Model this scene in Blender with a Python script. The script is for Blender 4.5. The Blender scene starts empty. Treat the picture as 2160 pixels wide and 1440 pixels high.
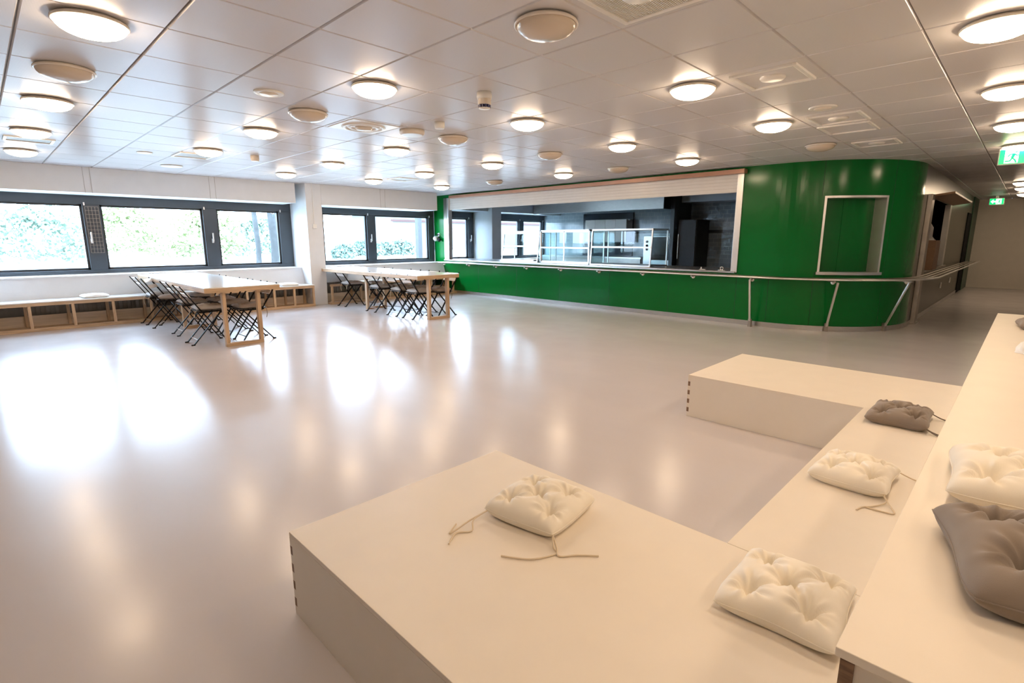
import bpy, math, random
from math import sin, cos, pi, radians, hypot, sqrt, exp, atan2
from mathutils import Vector, Matrix, noise as mnoise
random.seed(7)
S = bpy.context.scene
C = S.collection
CEIL = 2.5
# ------------------------------------------------------------------ materials
def nmat(name):
    m = bpy.data.materials.new(name); m.use_nodes = True
    nt = m.node_tree; b = nt.nodes['Principled BSDF']
    return m, nt, b
def srgb(r, g, b):
    f = lambda c: (c/255/12.92) if c/255 <= .04045 else ((c/255+.055)/1.055)**2.4
    return (f(r), f(g), f(b), 1)
def pm(name, col, rough=.5, metal=0, spec=.5, var=.06, scale=6, bump=0, bscale=80, coat=0, sheen=0, stretch=(1, 1, 1)):
    m, nt, b = nmat(name)
    b.inputs['Roughness'].default_value = rough
    b.inputs['Metallic'].default_value = metal
    b.inputs['Specular IOR Level'].default_value = spec
    if coat:
        b.inputs['Coat Weight'].default_value = coat; b.inputs['Coat Roughness'].default_value = .1
    if sheen:
        b.inputs['Sheen Weight'].default_value = sheen
    tc = nt.nodes.new('ShaderNodeTexCoord'); mp = nt.nodes.new('ShaderNodeMapping')
    mp.inputs['Scale'].default_value = stretch
    nt.links.new(tc.outputs['Object'], mp.inputs[0])
    n = nt.nodes.new('ShaderNodeTexNoise'); n.inputs['Scale'].default_value = scale; n.inputs['Detail'].default_value = 4
    nt.links.new(mp.outputs[0], n.inputs['Vector'])
    r = nt.nodes.new('ShaderNodeValToRGB')
    lo = tuple(c*(1-var) for c in col[:3])+(1,); hi = tuple(min(1, c*(1+var)) for c in col[:3])+(1,)
    r.color_ramp.elements[0].position = .3; r.color_ramp.elements[1].position = .7
    r.color_ramp.elements[0].color = lo; r.color_ramp.elements[1].color = hi
    nt.links.new(n.outputs['Fac'], r.inputs[0]); nt.links.new(r.outputs[0], b.inputs['Base Color'])
    if bump:
        n2 = nt.nodes.new('ShaderNodeTexNoise'); n2.inputs['Scale'].default_value = bscale; n2.inputs['Detail'].default_value = 3
        nt.links.new(mp.outputs[0], n2.inputs['Vector'])
        bp = nt.nodes.new('ShaderNodeBump'); bp.inputs['Strength'].default_value = bump; bp.inputs['Distance'].default_value = .01
        nt.links.new(n2.outputs['Fac'], bp.inputs['Height']); nt.links.new(bp.outputs[0], b.inputs['Normal'])
    return m
def emat(name, col, strength, base=None):
    m, nt, b = nmat(name)
    b.inputs['Base Color'].default_value = base or col
    b.inputs['Emission Color'].default_value = col
    b.inputs['Emission Strength'].default_value = strength
    b.inputs['Roughness'].default_value = .3
    return m
def glassmat(name, tint=(.97, .99, 1, 1), ior=1.45):
    m = bpy.data.materials.new(name); m.use_nodes = True
    nt = m.node_tree; nt.nodes.clear()
    o = nt.nodes.new('ShaderNodeOutputMaterial'); mx = nt.nodes.new('ShaderNodeMixShader')
    t = nt.nodes.new('ShaderNodeBsdfTransparent'); g = nt.nodes.new('ShaderNodeBsdfGlossy'); f = nt.nodes.new('ShaderNodeFresnel')
    t.inputs[0].default_value = tint; g.inputs['Roughness'].default_value = .02; f.inputs[0].default_value = ior
    ge = nt.nodes.new('ShaderNodeNewGeometry'); iv = nt.nodes.new('ShaderNodeMath'); iv.operation = 'SUBTRACT'; iv.inputs[0].default_value = 1
    mu = nt.nodes.new('ShaderNodeMath'); mu.operation = 'MULTIPLY'
    nt.links.new(ge.outputs['Backfacing'], iv.inputs[1]); nt.links.new(iv.outputs[0], mu.inputs[0]); nt.links.new(f.outputs[0], mu.inputs[1])
    nt.links.new(mu.outputs[0], mx.inputs[0]); nt.links.new(t.outputs[0], mx.inputs[1]); nt.links.new(g.outputs[0], mx.inputs[2])
    nt.links.new(mx.outputs[0], o.inputs[0])
    return m
def tilemat(name, c1, c2, mortar, axis, bw=.2, bh=.1, rough=.15):
    m, nt, b = nmat(name)
    tc = nt.nodes.new('ShaderNodeTexCoord'); sp = nt.nodes.new('ShaderNodeSeparateXYZ'); cb = nt.nodes.new('ShaderNodeCombineXYZ')
    nt.links.new(tc.outputs['Object'], sp.inputs[0])
    nt.links.new(sp.outputs[axis], cb.inputs[0]); nt.links.new(sp.outputs['Z'], cb.inputs[1])
    br = nt.nodes.new('ShaderNodeTexBrick')
    br.inputs['Color1'].default_value = c1; br.inputs['Color2'].default_value = c2; br.inputs['Mortar'].default_value = mortar
    br.inputs['Scale'].default_value = 1; br.inputs['Brick Width'].default_value = bw; br.inputs['Row Height'].default_value = bh
    br.inputs['Mortar Size'].default_value = .004
    nt.links.new(cb.outputs[0], br.inputs['Vector']); nt.links.new(br.outputs['Color'], b.inputs['Base Color'])
    bp = nt.nodes.new('ShaderNodeBump'); bp.inputs['Strength'].default_value = .4; bp.inputs['Distance'].default_value = .003; bp.invert = True
    nt.links.new(br.outputs['Fac'], bp.inputs['Height']); nt.links.new(bp.outputs[0], b.inputs['Normal'])
    b.inputs['Roughness'].default_value = rough
    return m
def floormat():
    m, nt, b = nmat('resin_floor')
    tc = nt.nodes.new('ShaderNodeTexCoord'); mp = nt.nodes.new('ShaderNodeMapping'); mp.inputs['Scale'].default_value = (1, .35, 1)
    nt.links.new(tc.outputs['Object'], mp.inputs[0])
    n = nt.nodes.new('ShaderNodeTexNoise'); n.inputs['Scale'].default_value = 1.2; n.inputs['Detail'].default_value = 6
    nt.links.new(mp.outputs[0], n.inputs['Vector'])
    r = nt.nodes.new('ShaderNodeValToRGB')
    r.color_ramp.elements[0].position = .3; r.color_ramp.elements[1].position = .75
    r.color_ramp.elements[0].color = FLOOR_LO; r.color_ramp.elements[1].color = FLOOR_HI
    nt.links.new(n.outputs['Fac'], r.inputs[0]); nt.links.new(r.outputs[0], b.inputs['Base Color'])
    r2 = nt.nodes.new('ShaderNodeMapRange'); r2.inputs['To Min'].default_value = FLOOR_R[0]; r2.inputs['To Max'].default_value = FLOOR_R[1]
    n3 = nt.nodes.new('ShaderNodeTexNoise'); n3.inputs['Scale'].default_value = 3; n3.inputs['Detail'].default_value = 8
    nt.links.new(tc.outputs['Object'], n3.inputs['Vector'])
    nt.links.new(n3.outputs['Fac'], r2.inputs[0]); nt.links.new(r2.outputs[0], b.inputs['Roughness'])
    n2 = nt.nodes.new('ShaderNodeTexNoise'); n2.inputs['Scale'].default_value = 2.2; n2.inputs['Detail'].default_value = 3
    nt.links.new(tc.outputs['Object'], n2.inputs['Vector'])
    bp = nt.nodes.new('ShaderNodeBump'); bp.inputs['Strength'].default_value = .10; bp.inputs['Distance'].default_value = .01
    nt.links.new(n2.outputs['Fac'], bp.inputs['Height']); nt.links.new(bp.outputs[0], b.inputs['Normal'])
    b.inputs['Specular IOR Level'].default_value = FLOOR_SPEC
    return m
def ceilmat():
    m, nt, b = nmat('perforated_white_metal')
    tc = nt.nodes.new('ShaderNodeTexCoord')
    v = nt.nodes.new('ShaderNodeTexVoronoi'); v.inputs['Scale'].default_value = 190; v.inputs['Randomness'].default_value = 0
    nt.links.new(tc.outputs['Object'], v.inputs['Vector'])
    r = nt.nodes.new('ShaderNodeValToRGB')
    r.color_ramp.elements[0].position = .25; r.color_ramp.elements[1].position = .38
    r.color_ramp.elements[0].color = tuple(c*.78 for c in CEIL_COL[:3])+(1,); r.color_ramp.elements[1].color = CEIL_COL
    nt.links.new(v.outputs['Distance'], r.inputs[0]); nt.links.new(r.outputs[0], b.inputs['Base Color'])
    n = nt.nodes.new('ShaderNodeTexNoise'); n.inputs['Scale'].default_value = 1.3; n.inputs['Detail'].default_value = 1
    nt.links.new(tc.outputs['Object'], n.inputs['Vector'])
    bp = nt.nodes.new('ShaderNodeBump'); bp.inputs['Strength'].default_value = .12; bp.inputs['Distance'].default_value = .01
    nt.links.new(n.outputs['Fac'], bp.inputs['Height']); nt.links.new(bp.outputs[0], b.inputs['Normal'])
    b.inputs['Roughness'].default_value = .6; b.inputs['Specular IOR Level'].default_value = 0
    g = nt.nodes.new('ShaderNodeBsdfGlossy'); g.inputs['Roughness'].default_value = CEIL_ROUGH; g.inputs['Color'].default_value = (.95, .95, 1, 1)
    mx = nt.nodes.new('ShaderNodeMixShader'); mx.inputs[0].default_value = CEIL_GLOSS     # satin metallic paint
    nt.links.new(bp.outputs[0], g.inputs['Normal'])
    nt.links.new(b.outputs[0], mx.inputs[1]); nt.links.new(g.outputs[0], mx.inputs[2]); nt.links.new(mx.outputs[0], nt.nodes['Material Output'].inputs['Surface'])
    return m
# tunables ---------------------------------------------------------
FLOOR_LO = (.55, .505, .50, 1); FLOOR_HI = (.61, .565, .56, 1); FLOOR_R = (.17, .28); FLOOR_SPEC = .42
CEIL_COL = (.70, .68, .69, 1); CEIL_ROUGH = .25; CEIL_GLOSS = .15
WORLD = 22.0; LAMP = 31.0; EXPO = 0.42
M = {}
M['floor'] = floormat(); M['ceil'] = ceilmat()
M['groove'] = pm('ceiling_groove', (.42, .40, .39, 1), .5)
M['wall'] = pm('white_wall_paint', (.70, .705, .72, 1), .55, var=.02, bump=.05)
M['wallgrey'] = pm('grey_panel', (.07, .07, .052, 1), .28, spec=.3, var=.05)
M['wallend'] = pm('end_wall_paint', (.74, .68, .60, 1), .5, var=.02)
M['green'] = pm('green_laminate', (.0, .125, .018, 1), .18, var=.05, scale=1.5, spec=.28)
M['greendk'] = pm('dark_green_paint', (.004, .05, .018, 1), .4, var=.05)
M['joint'] = pm('dark_joint', (.002, .03, .012, 1), .6)
M['steel'] = pm('brushed_steel', (.55, .53, .51, 1), .28, metal=1, var=.08, scale=8, stretch=(1, 1, 12))
M['steeld'] = pm('dull_steel', (.42, .38, .34, 1), .38, metal=1, var=.1)
M['alu'] = pm('silver_aluminium', (.72, .70, .68, 1), .3, metal=.75, var=.03)
M['frame'] = pm('anthracite_frame', (.045, .055, .065, 1), .35, var=.05)
M['framein'] = pm('anthracite_gasket', (.02, .022, .025, 1), .5)
M['handle'] = pm('satin_handle', (.75, .75, .74, 1), .3, metal=.6)
M['copper'] = pm('copper_brown_trim', (.45, .24, .16, 1), .35, metal=.2, var=.05)
M['slat'] = pm('shutter_white', (.70, .66, .63, 1), .3, var=.02)
M['white'] = pm('white_plastic', (.78, .76, .73, 1), .35, var=.02)
M['cream'] = pm('cream_plastic', (.72, .64, .55, 1), .3, var=.02)
M['black'] = pm('black_steel', (.008, .008, .009, 1), .55, var=.1, spec=.12)
M['dark'] = pm('dark_interior', (.008, .008, .008, 1), .8, spec=.1)  # near-black: darkness of unlit interiors and openings put into the colour
M['lam'] = pm('white_laminate_top', (.80, .78, .75, 1), .16, var=.015)
def woodmat(name, c, s):
    return pm(name, c, .5, var=.22, scale=3, stretch=s, bump=.06, bscale=12)
WC = (.52, .36, .225, 1)
M['woodx'] = woodmat('pine_along_x', WC, (1, 14, 14)); M['woody'] = woodmat('pine_along_y', WC, (14, 1, 14)); M['woodz'] = woodmat('pine_upright', WC, (14, 14, 1))
M['ply'] = pm('raw_plywood_edge', (.22, .13, .08, 1), .6, var=.3, scale=20, stretch=(1, 1, 8))
M['plat'] = pm('cream_board', (.82, .74, .635, 1), .42, var=.015, bump=.02, bscale=300)
M['platside'] = M['plat']
M['slatw'] = pm('pale_wood_slat', (.82, .79, .76, 1), .45, var=.1, scale=5)
M['seatd'] = pm('dark_seat_slat', (.05, .042, .038, 1), .5)
M['plank'] = pm('pale_plank', (.66, .54, .42, 1), .5, var=.1, scale=3, stretch=(1, 14, 14))
M['cotton'] = pm('cream_cotton', (.90, .83, .71, 1), .85, var=.03, bump=.12, bscale=700, sheen=.2)
M['cottonw'] = pm('white_cotton', (.82, .80, .76, 1), .85, var=.03, bump=.12, bscale=700, sheen=.2)
M['cottong'] = pm('taupe_cotton', (.25, .20, .165, 1), .85, var=.05, bump=.12, bscale=700, sheen=.2)
M['cottonlg'] = pm('light_grey_cotton', (.46, .42, .385, 1), .85, var=.05, bump=.12, bscale=700, sheen=.2)
M['cottonm'] = pm('beige_cotton', (.40, .335, .285, 1), .85, var=.05, bump=.12, bscale=700, sheen=.2)
M['tie'] = pm('cream_tie', (.74, .62, .46, 1), .8)
M['tieg'] = pm('taupe_tie', (.18, .14, .11, 1), .8)
M['glass'] = glassmat('window_glass')
M['cglass'] = glassmat('case_glass', (.90, .95, .95, 1), 1.5)
TC = (.27, .32, .35, 1)
M['tilex'] = tilemat('grey_tile_back', TC, (.245, .295, .325, 1), (.40, .43, .45, 1), 'Y')
M['band'] = pm('dark_tile_band', (.03, .04, .055, 1), .2)
M['kpaint'] = pm('blue_grey_paint', (.44, .47, .50, 1), .5, var=.02)
M['kceil'] = pm('kitchen_ceiling_white', (.55, .56, .58, 1), .5)
M['lampon'] = emat('lit_opal_glass', (1, .75, .50, 1), LAMP, (.9, .85, .8, 1))
M['lampoff'] = pm('unlit_opal_glass', (.62, .52, .42, 1), .2, var=.02)
M['rim'] = pm('lamp_rim', (.74, .66, .58, 1), .25, var=.02)
M['signg'] = emat('exit_green', (.0, .62, .16, 1), 1.1)
M['signw'] = emat('exit_white', (.75, 1, .85, 1), 1.4)
M['screen'] = pm('oven_black_glass', (.008, .008, .009, 1), .08)
M['card'] = pm('brown_cardboard', (.26, .15, .085, 1), .7, var=.08)
M['flap'] = pm('brown_flap_board', (.30, .165, .08, 1), .4, var=.1, stretch=(1, 10, 10))
M['grass'] = pm('mown_grass', (.34, .36, .33, 1), .9, var=.3, scale=3)
M['leaf'] = pm('leaf_green', (.20, .27, .21, 1), .7, var=.35, scale=2.0)
M['leafb'] = pm('leaf_yellow_green', (.27, .31, .15, 1), .7, var=.35, scale=2.0)
M['hedge'] = pm('hedge_leaf', (.15, .21, .175, 1), .7, var=.35, scale=2.0)
M['bark'] = pm('grey_bark', (.035, .036, .036, 1), .9, var=.3, scale=9)
M['bwall'] = pm('pale_render', (.10, .10, .10, 1), .8)
M['roof'] = pm('red_roof_band', (.05, .02, .017, 1), .8)
M['concrete'] = pm('outside_concrete', (.035, .037, .04, 1), .8)
M['radiator'] = pm('grey_radiator', (.33, .32, .31, 1), .4)
# ------------------------------------------------------------------ mesh builder
class MB:
    def __init__(s): s.v = []; s.f = []; s.mi = []; s.sm = []
    def add(s, vs, fs, mi=0, smooth=False):
        o = len(s.v); s.v += [tuple(p) for p in vs]
        for f in fs: s.f.append(tuple(i+o for i in f)); s.mi.append(mi); s.sm.append(smooth)
        return s
    def box(s, x0, x1, y0, y1, z0, z1, mi=0):
        vs = [(x, y, z) for z in (z0, z1) for y in (y0, y1) for x in (x0, x1)]
        return s.add(vs, [(0, 2, 3, 1), (4, 5, 7, 6), (0, 1, 5, 4), (2, 6, 7, 3), (0, 4, 6, 2), (1, 3, 7, 5)], mi)
    def hexa(s, vs, mi=0):   # 8 verts in box order
        return s.add(vs, [(0, 2, 3, 1), (4, 5, 7, 6), (0, 1, 5, 4), (2, 6, 7, 3), (0, 4, 6, 2), (1, 3, 7, 5)], mi)
    def bar(s, p, q, w, h=None, up=(0, 0, 1), mi=0):
        h = h or w; p = Vector(p); q = Vector(q); d = (q-p).normalized(); u = Vector(up)
        if abs(d.dot(u)) > .98: u = Vector((1, 0, 0))
        r = d.cross(u).normalized(); u = r.cross(d).normalized()
        vs = []
        for e in (p, q):
            for a, b in ((-1, -1), (1, -1), (-1, 1), (1, 1)): vs.append(e+r*(a*w/2)+u*(b*h/2))
        return s.add(vs, [(0, 2, 3, 1), (4, 5, 7, 6), (0, 1, 5, 4), (2, 6, 7, 3), (0, 4, 6, 2), (1, 3, 7, 5)], mi)
    def tube(s, pts, r, n=8, mi=0, cap=True):
        pts = [Vector(p) for p in pts]; rings = []; prev = None
        for i, p in enumerate(pts):
            a = pts[max(0, i-1)]; b = pts[min(len(pts)-1, i+1)]; d = (b-a).normalized()
            if prev is None:
                u = Vector((0, 0, 1)) if abs(d.z) < .9 else Vector((1, 0, 0))
                r1 = d.cross(u).normalized()
            else:
                r1 = (prev-d*prev.dot(d)).normalized()
            prev = r1; u1 = d.cross(r1)
            rr = r[i] if isinstance(r, (list, tuple)) else r
            rings.append([p+r1*rr*cos(2*pi*k/n)+u1*rr*sin(2*pi*k/n) for k in range(n)])
        vs = [v for R in rings for v in R]; fs = []
        for i in range(len(pts)-1):
            for k in range(n): fs.append((i*n+k, i*n+(k+1) % n, (i+1)*n+(k+1) % n, (i+1)*n+k))
        s.add(vs, fs, mi, True)
        if cap: s.add(rings[0], [tuple(range(n-1, -1, -1))], mi); s.add(rings[-1], [tuple(range(n))], mi)
        return s
    def lathe(s, prof, c=(0, 0, 0), n=40, mi=0, axis='z', smooth=True):
        vs = []; fs = []
        for r, z in prof:
            for k in range(n):
                a = 2*pi*k/n
                if axis == 'z': vs.append((c[0]+r*cos(a), c[1]+r*sin(a), c[2]+z))
                elif axis == 'y': vs.append((c[0]+r*cos(a), c[1]+z, c[2]+r*sin(a)))
                else: vs.append((c[0]+z, c[1]+r*cos(a), c[2]+r*sin(a)))
        for i in range(len(prof)-1):
            for k in range(n): fs.append((i*n+k, i*n+(k+1) % n, (i+1)*n+(k+1) % n, (i+1)*n+k))
        return s.add(vs, fs, mi, smooth)
    def prism(s, poly, ext, mi=0):   # poly list of 3-D pts (planar), ext vector
        n = len(poly); e = Vector(ext)
        vs = [Vector(p) for p in poly]+[Vector(p)+e for p in poly]
        fs = [tuple(range(n-1, -1, -1)), tuple(range(n, 2*n))]+[(i, (i+1) % n, n+(i+1) % n, n+i) for i in range(n)]
        return s.add(vs, fs, mi)
    def build(s, name, mats, parent=None, bevel=0, off=None):
        me = bpy.data.meshes.new(name)
        o = off if off is not None else ((parent_world(parent)) if parent is not None else Vector((0, 0, 0)))
        me.from_pydata([(v[0]-o[0], v[1]-o[1], v[2]-o[2]) for v in s.v], [], s.f)
        if not isinstance(mats, (list, tuple)): mats = [mats]
        for m in mats: me.materials.append(m)
        for p, i, sm in zip(me.polygons, s.mi, s.sm): p.material_index = i; p.use_smooth = sm
        me.update()
        ob = bpy.data.objects.new(name, me); C.objects.link(ob)
        if parent is not None: ob.parent = parent
        if bevel:
            b = ob.modifiers.new('edge', 'BEVEL'); b.width = bevel; b.segments = 2; b.limit_method = 'ANGLE'; b.angle_limit = radians(50)
        return ob
def parent_world(p):
    v = Vector((0, 0, 0))
    while p is not None: v = v+p.location; p = p.parent
    return v
def thing(name, label, cat, loc=(0, 0, 0), group=None, kind=None):
    o = bpy.data.objects.new(name, None); C.objects.link(o); o.location = loc
    o.empty_display_size = .1
    return tag(o, label, cat, group, kind)
def tag(o, label=None, cat=None, group=None, kind=None):
    if label: o['label'] = label
    if cat: o['category'] = cat
    if group: o['group'] = group
    if kind: o['kind'] = kind
    return o
def struct(o, label=None, cat=None):
    return tag(o, label, cat, kind='structure')
def dup(root, loc=None, rotz=None, parent=None):
    r = root.copy(); C.objects.link(r)
    if parent is not None: r.parent = parent
    if loc is not None: r.location = loc
    if rotz is not None: r.rotation_euler = (0, 0, rotz)
    for ch in list(root.children): dup(ch, parent=r)
    return r
B = lambda *a: MB().box(*a)
# ------------------------------------------------------------------ camera
cam = bpy.data.cameras.new('camera'); co = bpy.data.objects.new('camera', cam); C.objects.link(co); S.camera = co
cam.sensor_width = 36; cam.lens = 36*1098/2160; cam.clip_start = .02
co.location = (0, 0, 1.37); co.rotation_euler = (radians(90-11.056), 0, -radians(90-44.52))
S.view_settings.view_transform = 'Standard'; S.view_settings.look = 'None'; S.view_settings.gamma = 1
S.view_settings.use_curve_mapping = False; S.view_settings.exposure = EXPO
# ------------------------------------------------------------------ world
w = bpy.data.worlds.new('sky'); S.world = w; w.use_nodes = True
bg = w.node_tree.nodes['Background']; bg.inputs[0].default_value = (.58, .77, 1, 1); bg.inputs[1].default_value = WORLD
# ------------------------------------------------------------------ light paths
S.cycles.max_bounces = 6; S.cycles.diffuse_bounces = 4; S.cycles.glossy_bounces = 3; S.cycles.transmission_bounces = 3
S.cycles.transparent_max_bounces = 40; S.cycles.caustics_reflective = False; S.cycles.caustics_refractive = False
S.cycles.use_light_tree = False; S.cycles.use_adaptive_sampling = True; S.cycles.adaptive_threshold = .06; S.cycles.adaptive_min_samples = 16
# ------------------------------------------------------------------ shell
XS = 8.72; RC = 1.62; CX, CY = XS+RC, 1.29+RC      # servery front plane, corner radius and centre
YW = 11.5; X0 = -2.6; X1 = 20.5; Y0 = -2.4
struct(B(X0-.2, X1+.2, Y0-.2, YW+.2, -.1, 0).build('floor', M['floor']), 'pale beige glossy resin floor of the whole hall', 'floor')
m = MB(); m.box(X0-.2, X1+.2, Y0-.2, YW+.2, CEIL+.02, CEIL+.12, 1)
xs = [.899+.584*k for k in range(-6, 34)]; ys = [.588+.5875*k for k in range(-6, 19)]
xs = [X0-.2]+[x for x in xs if X0 < x < X1]+[X1+.2]; ys = [Y0-.2]+[y for y in ys if Y0 < y < YW]+[YW+.2]
for i in range(len(xs)-1):
    for j in range(len(ys)-1):
        gx, gy, c = .004, .002, .006
        a0, a1, b0, b1 = xs[i]+gx, xs[i+1]-gx, ys[j]+gy, ys[j+1]-gy
        vs = [(a0+c, b0+c, CEIL), (a1-c, b0+c, CEIL), (a1-c, b1-c, CEIL), (a0+c, b1-c, CEIL),
              (a0, b0, CEIL+.008), (a1, b0, CEIL+.008), (a1, b1, CEIL+.008), (a0, b1, CEIL+.008),
              (a0, b0, CEIL+.021), (a1, b0, CEIL+.021), (a1, b1, CEIL+.021), (a0, b1, CEIL+.021)]
        m.add(vs, [(0, 3, 2, 1), (0, 1, 5, 4), (1, 2, 6, 5), (2, 3, 7, 6), (3, 0, 4, 7), (4, 5, 9, 8), (5, 6, 10, 9), (6, 7, 11, 10), (7, 4, 8, 11)])
struct(m.build('ceiling', [M['ceil'], M['groove']]), 'white perforated metal panel ceiling over the whole hall', 'ceiling')
# window wall: openings per bay (bay pitch 5.24)
PX = [(-.36, -.02), (4.885, 5.22), (10.12, 10.47)]
ZB, ZT = .80, 2.13
m = MB()
m.box(X0-.2, X1, YW, YW+.2, 0, ZB); m.box(X0-.2, X1, YW, YW+.2, ZT, CEIL)
for a, b in [(X0-.2, -.36), (-.36, -.02), (4.885, 5.22), (10.12, 10.47), (13.2, X1)]: m.box(a, b, YW, YW+.2, ZB, ZT)
struct(m.build('wall_left', M['wall']), 'white window wall behind the two long tables', 'wall')
for k, (a, b) in enumerate(PX):
    o = struct(B(a, b, 10.72, YW, 0, CEIL).build('wall_pillar', M['wall'] if k < 2 else M['kpaint'], bevel=.006),
           ['white square pillar at the far left of the window wall', 'white square pillar between the two long tables', 'grey square pillar between the kitchen windows'][k], 'pillar')
struct(B(X0-.2, X0, Y0-.2, YW, 0, CEIL).build('wall_back', M['wall']), 'white wall behind the camera', 'wall')
struct(B(X0, X1, Y0-.2, Y0, 0, CEIL).build('wall_right', M['wall']), 'white wall behind the seating tiers', 'wall')
struct(B(X1, X1+.2, Y0-.2, YW, 0, CEIL).build('wall_end', M['wallend']), 'beige white wall closing the corridor end', 'wall')
# boxed beams above windows with joint strips
def beam(n, x0, x1, y0, z0, label, seams, mat='wall', z1=CEIL):
    o = struct(B(x0, x1, y0, YW, z0, z1).build('trim_%d' % n, M[mat], bevel=.004), label, 'beam')
    for sx in seams: B(sx-.003, sx+.003, y0-.004, y0+.01, z0, z1).build('joint', M['groove'], o)
    return o
beam(1, -.02, 4.735, 10.85, 2.105, 'white boxed beam above the left window', [1.36, 1.45, 3.16, 3.255])
beam(2, 5.22, 8.24, 10.72, 2.085, 'white boxed beam above the second window', [6.63, 6.75])
beam(3, XS+.1, 10.12, 10.9, 2.14, 'grey boxed beam above the first kitchen window', [], 'kpaint')
beam(4, 10.47, 13.2, 10.9, 2.14, 'grey boxed beam above the second kitchen window', [], 'kpaint')
# sills with boxed panels below
def sill(n, x0, x1, label, panel=True):
    m = MB(); m.box(x0, x1, 11.14, YW, .765, .79)
    m.hexa([(x0, 11.05, .44), (x1, 11.05, .44), (x0, 11.2, .44), (x1, 11.2, .44), (x0, 11.15, .765), (x1, 11.15, .765), (x0, 11.2, .765), (x1, 11.2, .765)])
    return struct(m.build('trim_%d' % n, M['wall']), label, 'sill')
sill(5, -.02, 4.885, 'white window sill with sloped panel behind the left bench')
sill(6, 5.22, XS, 'white window sill with panel behind the second table')
struct(B(XS+.1, 13.2, 11.2, YW, .765, .80).build('trim_7', M['white']), 'white sill under the kitchen windows', 'sill')
# windows
def window(n, x0, x1, lights, label, handles=(), grille=None):
    y0, y1 = YW, YW+.09
    r = thing('window_%d' % n, label, 'window', (x0, y0, ZB), kind='structure')
    m = MB(); e = sorted(lights); edges = [x0]+[v for l in e for v in l]+[x1]
    zb, zt = ZB+.06, ZT-.17
    m.box(x0, x1, y0, y1, ZB, zb); m.box(x0, x1, y0, y1, zt, ZT)
    for i in range(0, len(edges), 2): m.box(edges[i], edges[i+1], y0, y1, zb, zt)
    m.build('frame', M['frame'], r, bevel=.006)
    for a, b in e:
        sm = MB()
        for q in ((a, b, zb, zb+.035), (a, b, zt-.035, zt)): sm.box(q[0], q[1], y0+.035, y1-.01, q[2], q[3])
        sm.box(a, a+.035, y0+.035, y1-.01, zb, zt); sm.box(b-.035, b, y0+.035, y1-.01, zb, zt)
        sm.build('sash', M['framein'], r)
        B(a+.005, b-.005, y0+.055, y0+.061, zb+.005, zt-.005).build('pane', M['glass'], r)
    for hx, hz in handles:
        h = MB(); h.box(hx-.018, hx+.018, y0-.012, y0, hz-.04, hz+.04); h.box(hx-.012, hx+.012, y0-.05, y0-.01, hz-.012, hz+.012); h.box(hx-.012, hx+.012, y0-.055, y0-.038, hz-.012, hz+.15)
        h.build('handle', M['handle'], r, bevel=.003)
    for a, b in e:      # small hinge catches at the top corner
        B(b+.02, b+.04, y0-.012, y0, zt-.02, zt+.03).build('catch', M['handle'], r)
    if grille:
        a, b = grille; g = MB()
        for i in range(5): x = a+(b-a)*i/4; g.box(x-.002, x+.002, y0-.008, y0-.004, 1.15, 1.92)
        for i in range(13): z = 1.15+.77*i/12; g.box(a, b, y0-.008, y0-.004, z-.002, z+.002)
        g.build('mullion_lattice', M['steeld'], r)  # thin crossed bars laid over the mullion face
    return r
window(1, -.02, 4.885, [(.02, 1.365), (1.60, 3.18), (3.42, 4.63)], 'dark framed window with three panes behind the left table', [(1.43, 1.35), (3.31, 1.35)], (1.40, 1.58))
window(2, 5.22, XS, [(5.60, 6.71), (6.93, 8.53)], 'dark framed two pane window between pillar and green servery', [(6.80, 1.35)])
window(3, XS+.1, 10.12, [(9.25, 9.91)], 'dark framed single kitchen window left of the grey pillar', [(10.0, 1.35)])
window(4, 10.47, 13.2, [(10.84, 12.01), (12.22, 13.1)], 'dark framed two pane kitchen window behind the glass displays', [(12.1, 1.35)])
# ------------------------------------------------------------------ green servery wall
ZR0, ZR1 = .84, 2.47
def arc(r, a, z): return (CX+r*cos(a), CY+r*sin(a), z)
m = MB()
m.box(XS, XS+.1, CY, 11.06, 0, .83); m.box(XS, XS+.1, CY, 3.40, .83, CEIL)
m.box(XS, XS+.1, 3.40, 11.06, 2.42, CEIL); m.box(XS, XS+.1, 11.06, YW, 0, CEIL)
A = [180, 190, 197, 203.4]+[203.4+i*(234.6-203.4)/8 for i in range(1, 9)]+[242, 250, 258, 264, 270]
H0, H1 = .885, 2.0
for i in range(len(A)-1):
    a, b = radians(A[i]), radians(A[i+1])
    zz = [(0, CEIL)] if not (203.3 < A[i] < 234.5) else [(0, H0), (H1, CEIL)]
    for z0, z1 in zz:
        nseg = 4
        for k in range(nseg):
            p, q = a+(b-a)*k/nseg, a+(b-a)*(k+1)/nseg
            vs = [arc(RC, p, z0), arc(RC, q, z0), arc(RC-.05, p, z0), arc(RC-.05, q, z0), arc(RC, p, z1), arc(RC, q, z1), arc(RC-.05, p, z1), arc(RC-.05, q, z1)]
            m.add(vs, [(0, 1, 5, 4)], 0, True); m.add(vs, [(2, 6, 7, 3), (0, 2, 3, 1), (4, 5, 7, 6), (0, 4, 6, 2), (1, 3, 7, 5)], 0)
gw = struct(m.build('wall_servery', M['green']), 'glossy green panel wall of the servery with rounded corner', 'wall')
def joint(pts, name='panel_joint', wd=.005):
    MB().bar(pts[0], pts[1], wd, wd).build(name, M['joint'], gw)
for y in (9.75, 8.43, 7.145, 5.875, 4.6, 3.395): joint([(XS+.001, y, .08), (XS+.001, y, .83)])
for ang, z0, z1 in ((202.2, H1, CEIL), (202.2, .08, H0), (180.5, .08, .8), (238, .08, CEIL)):
    a = radians(ang); joint([arc(RC-.001, a, z0), arc(RC-.001, a, z1)])
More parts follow.
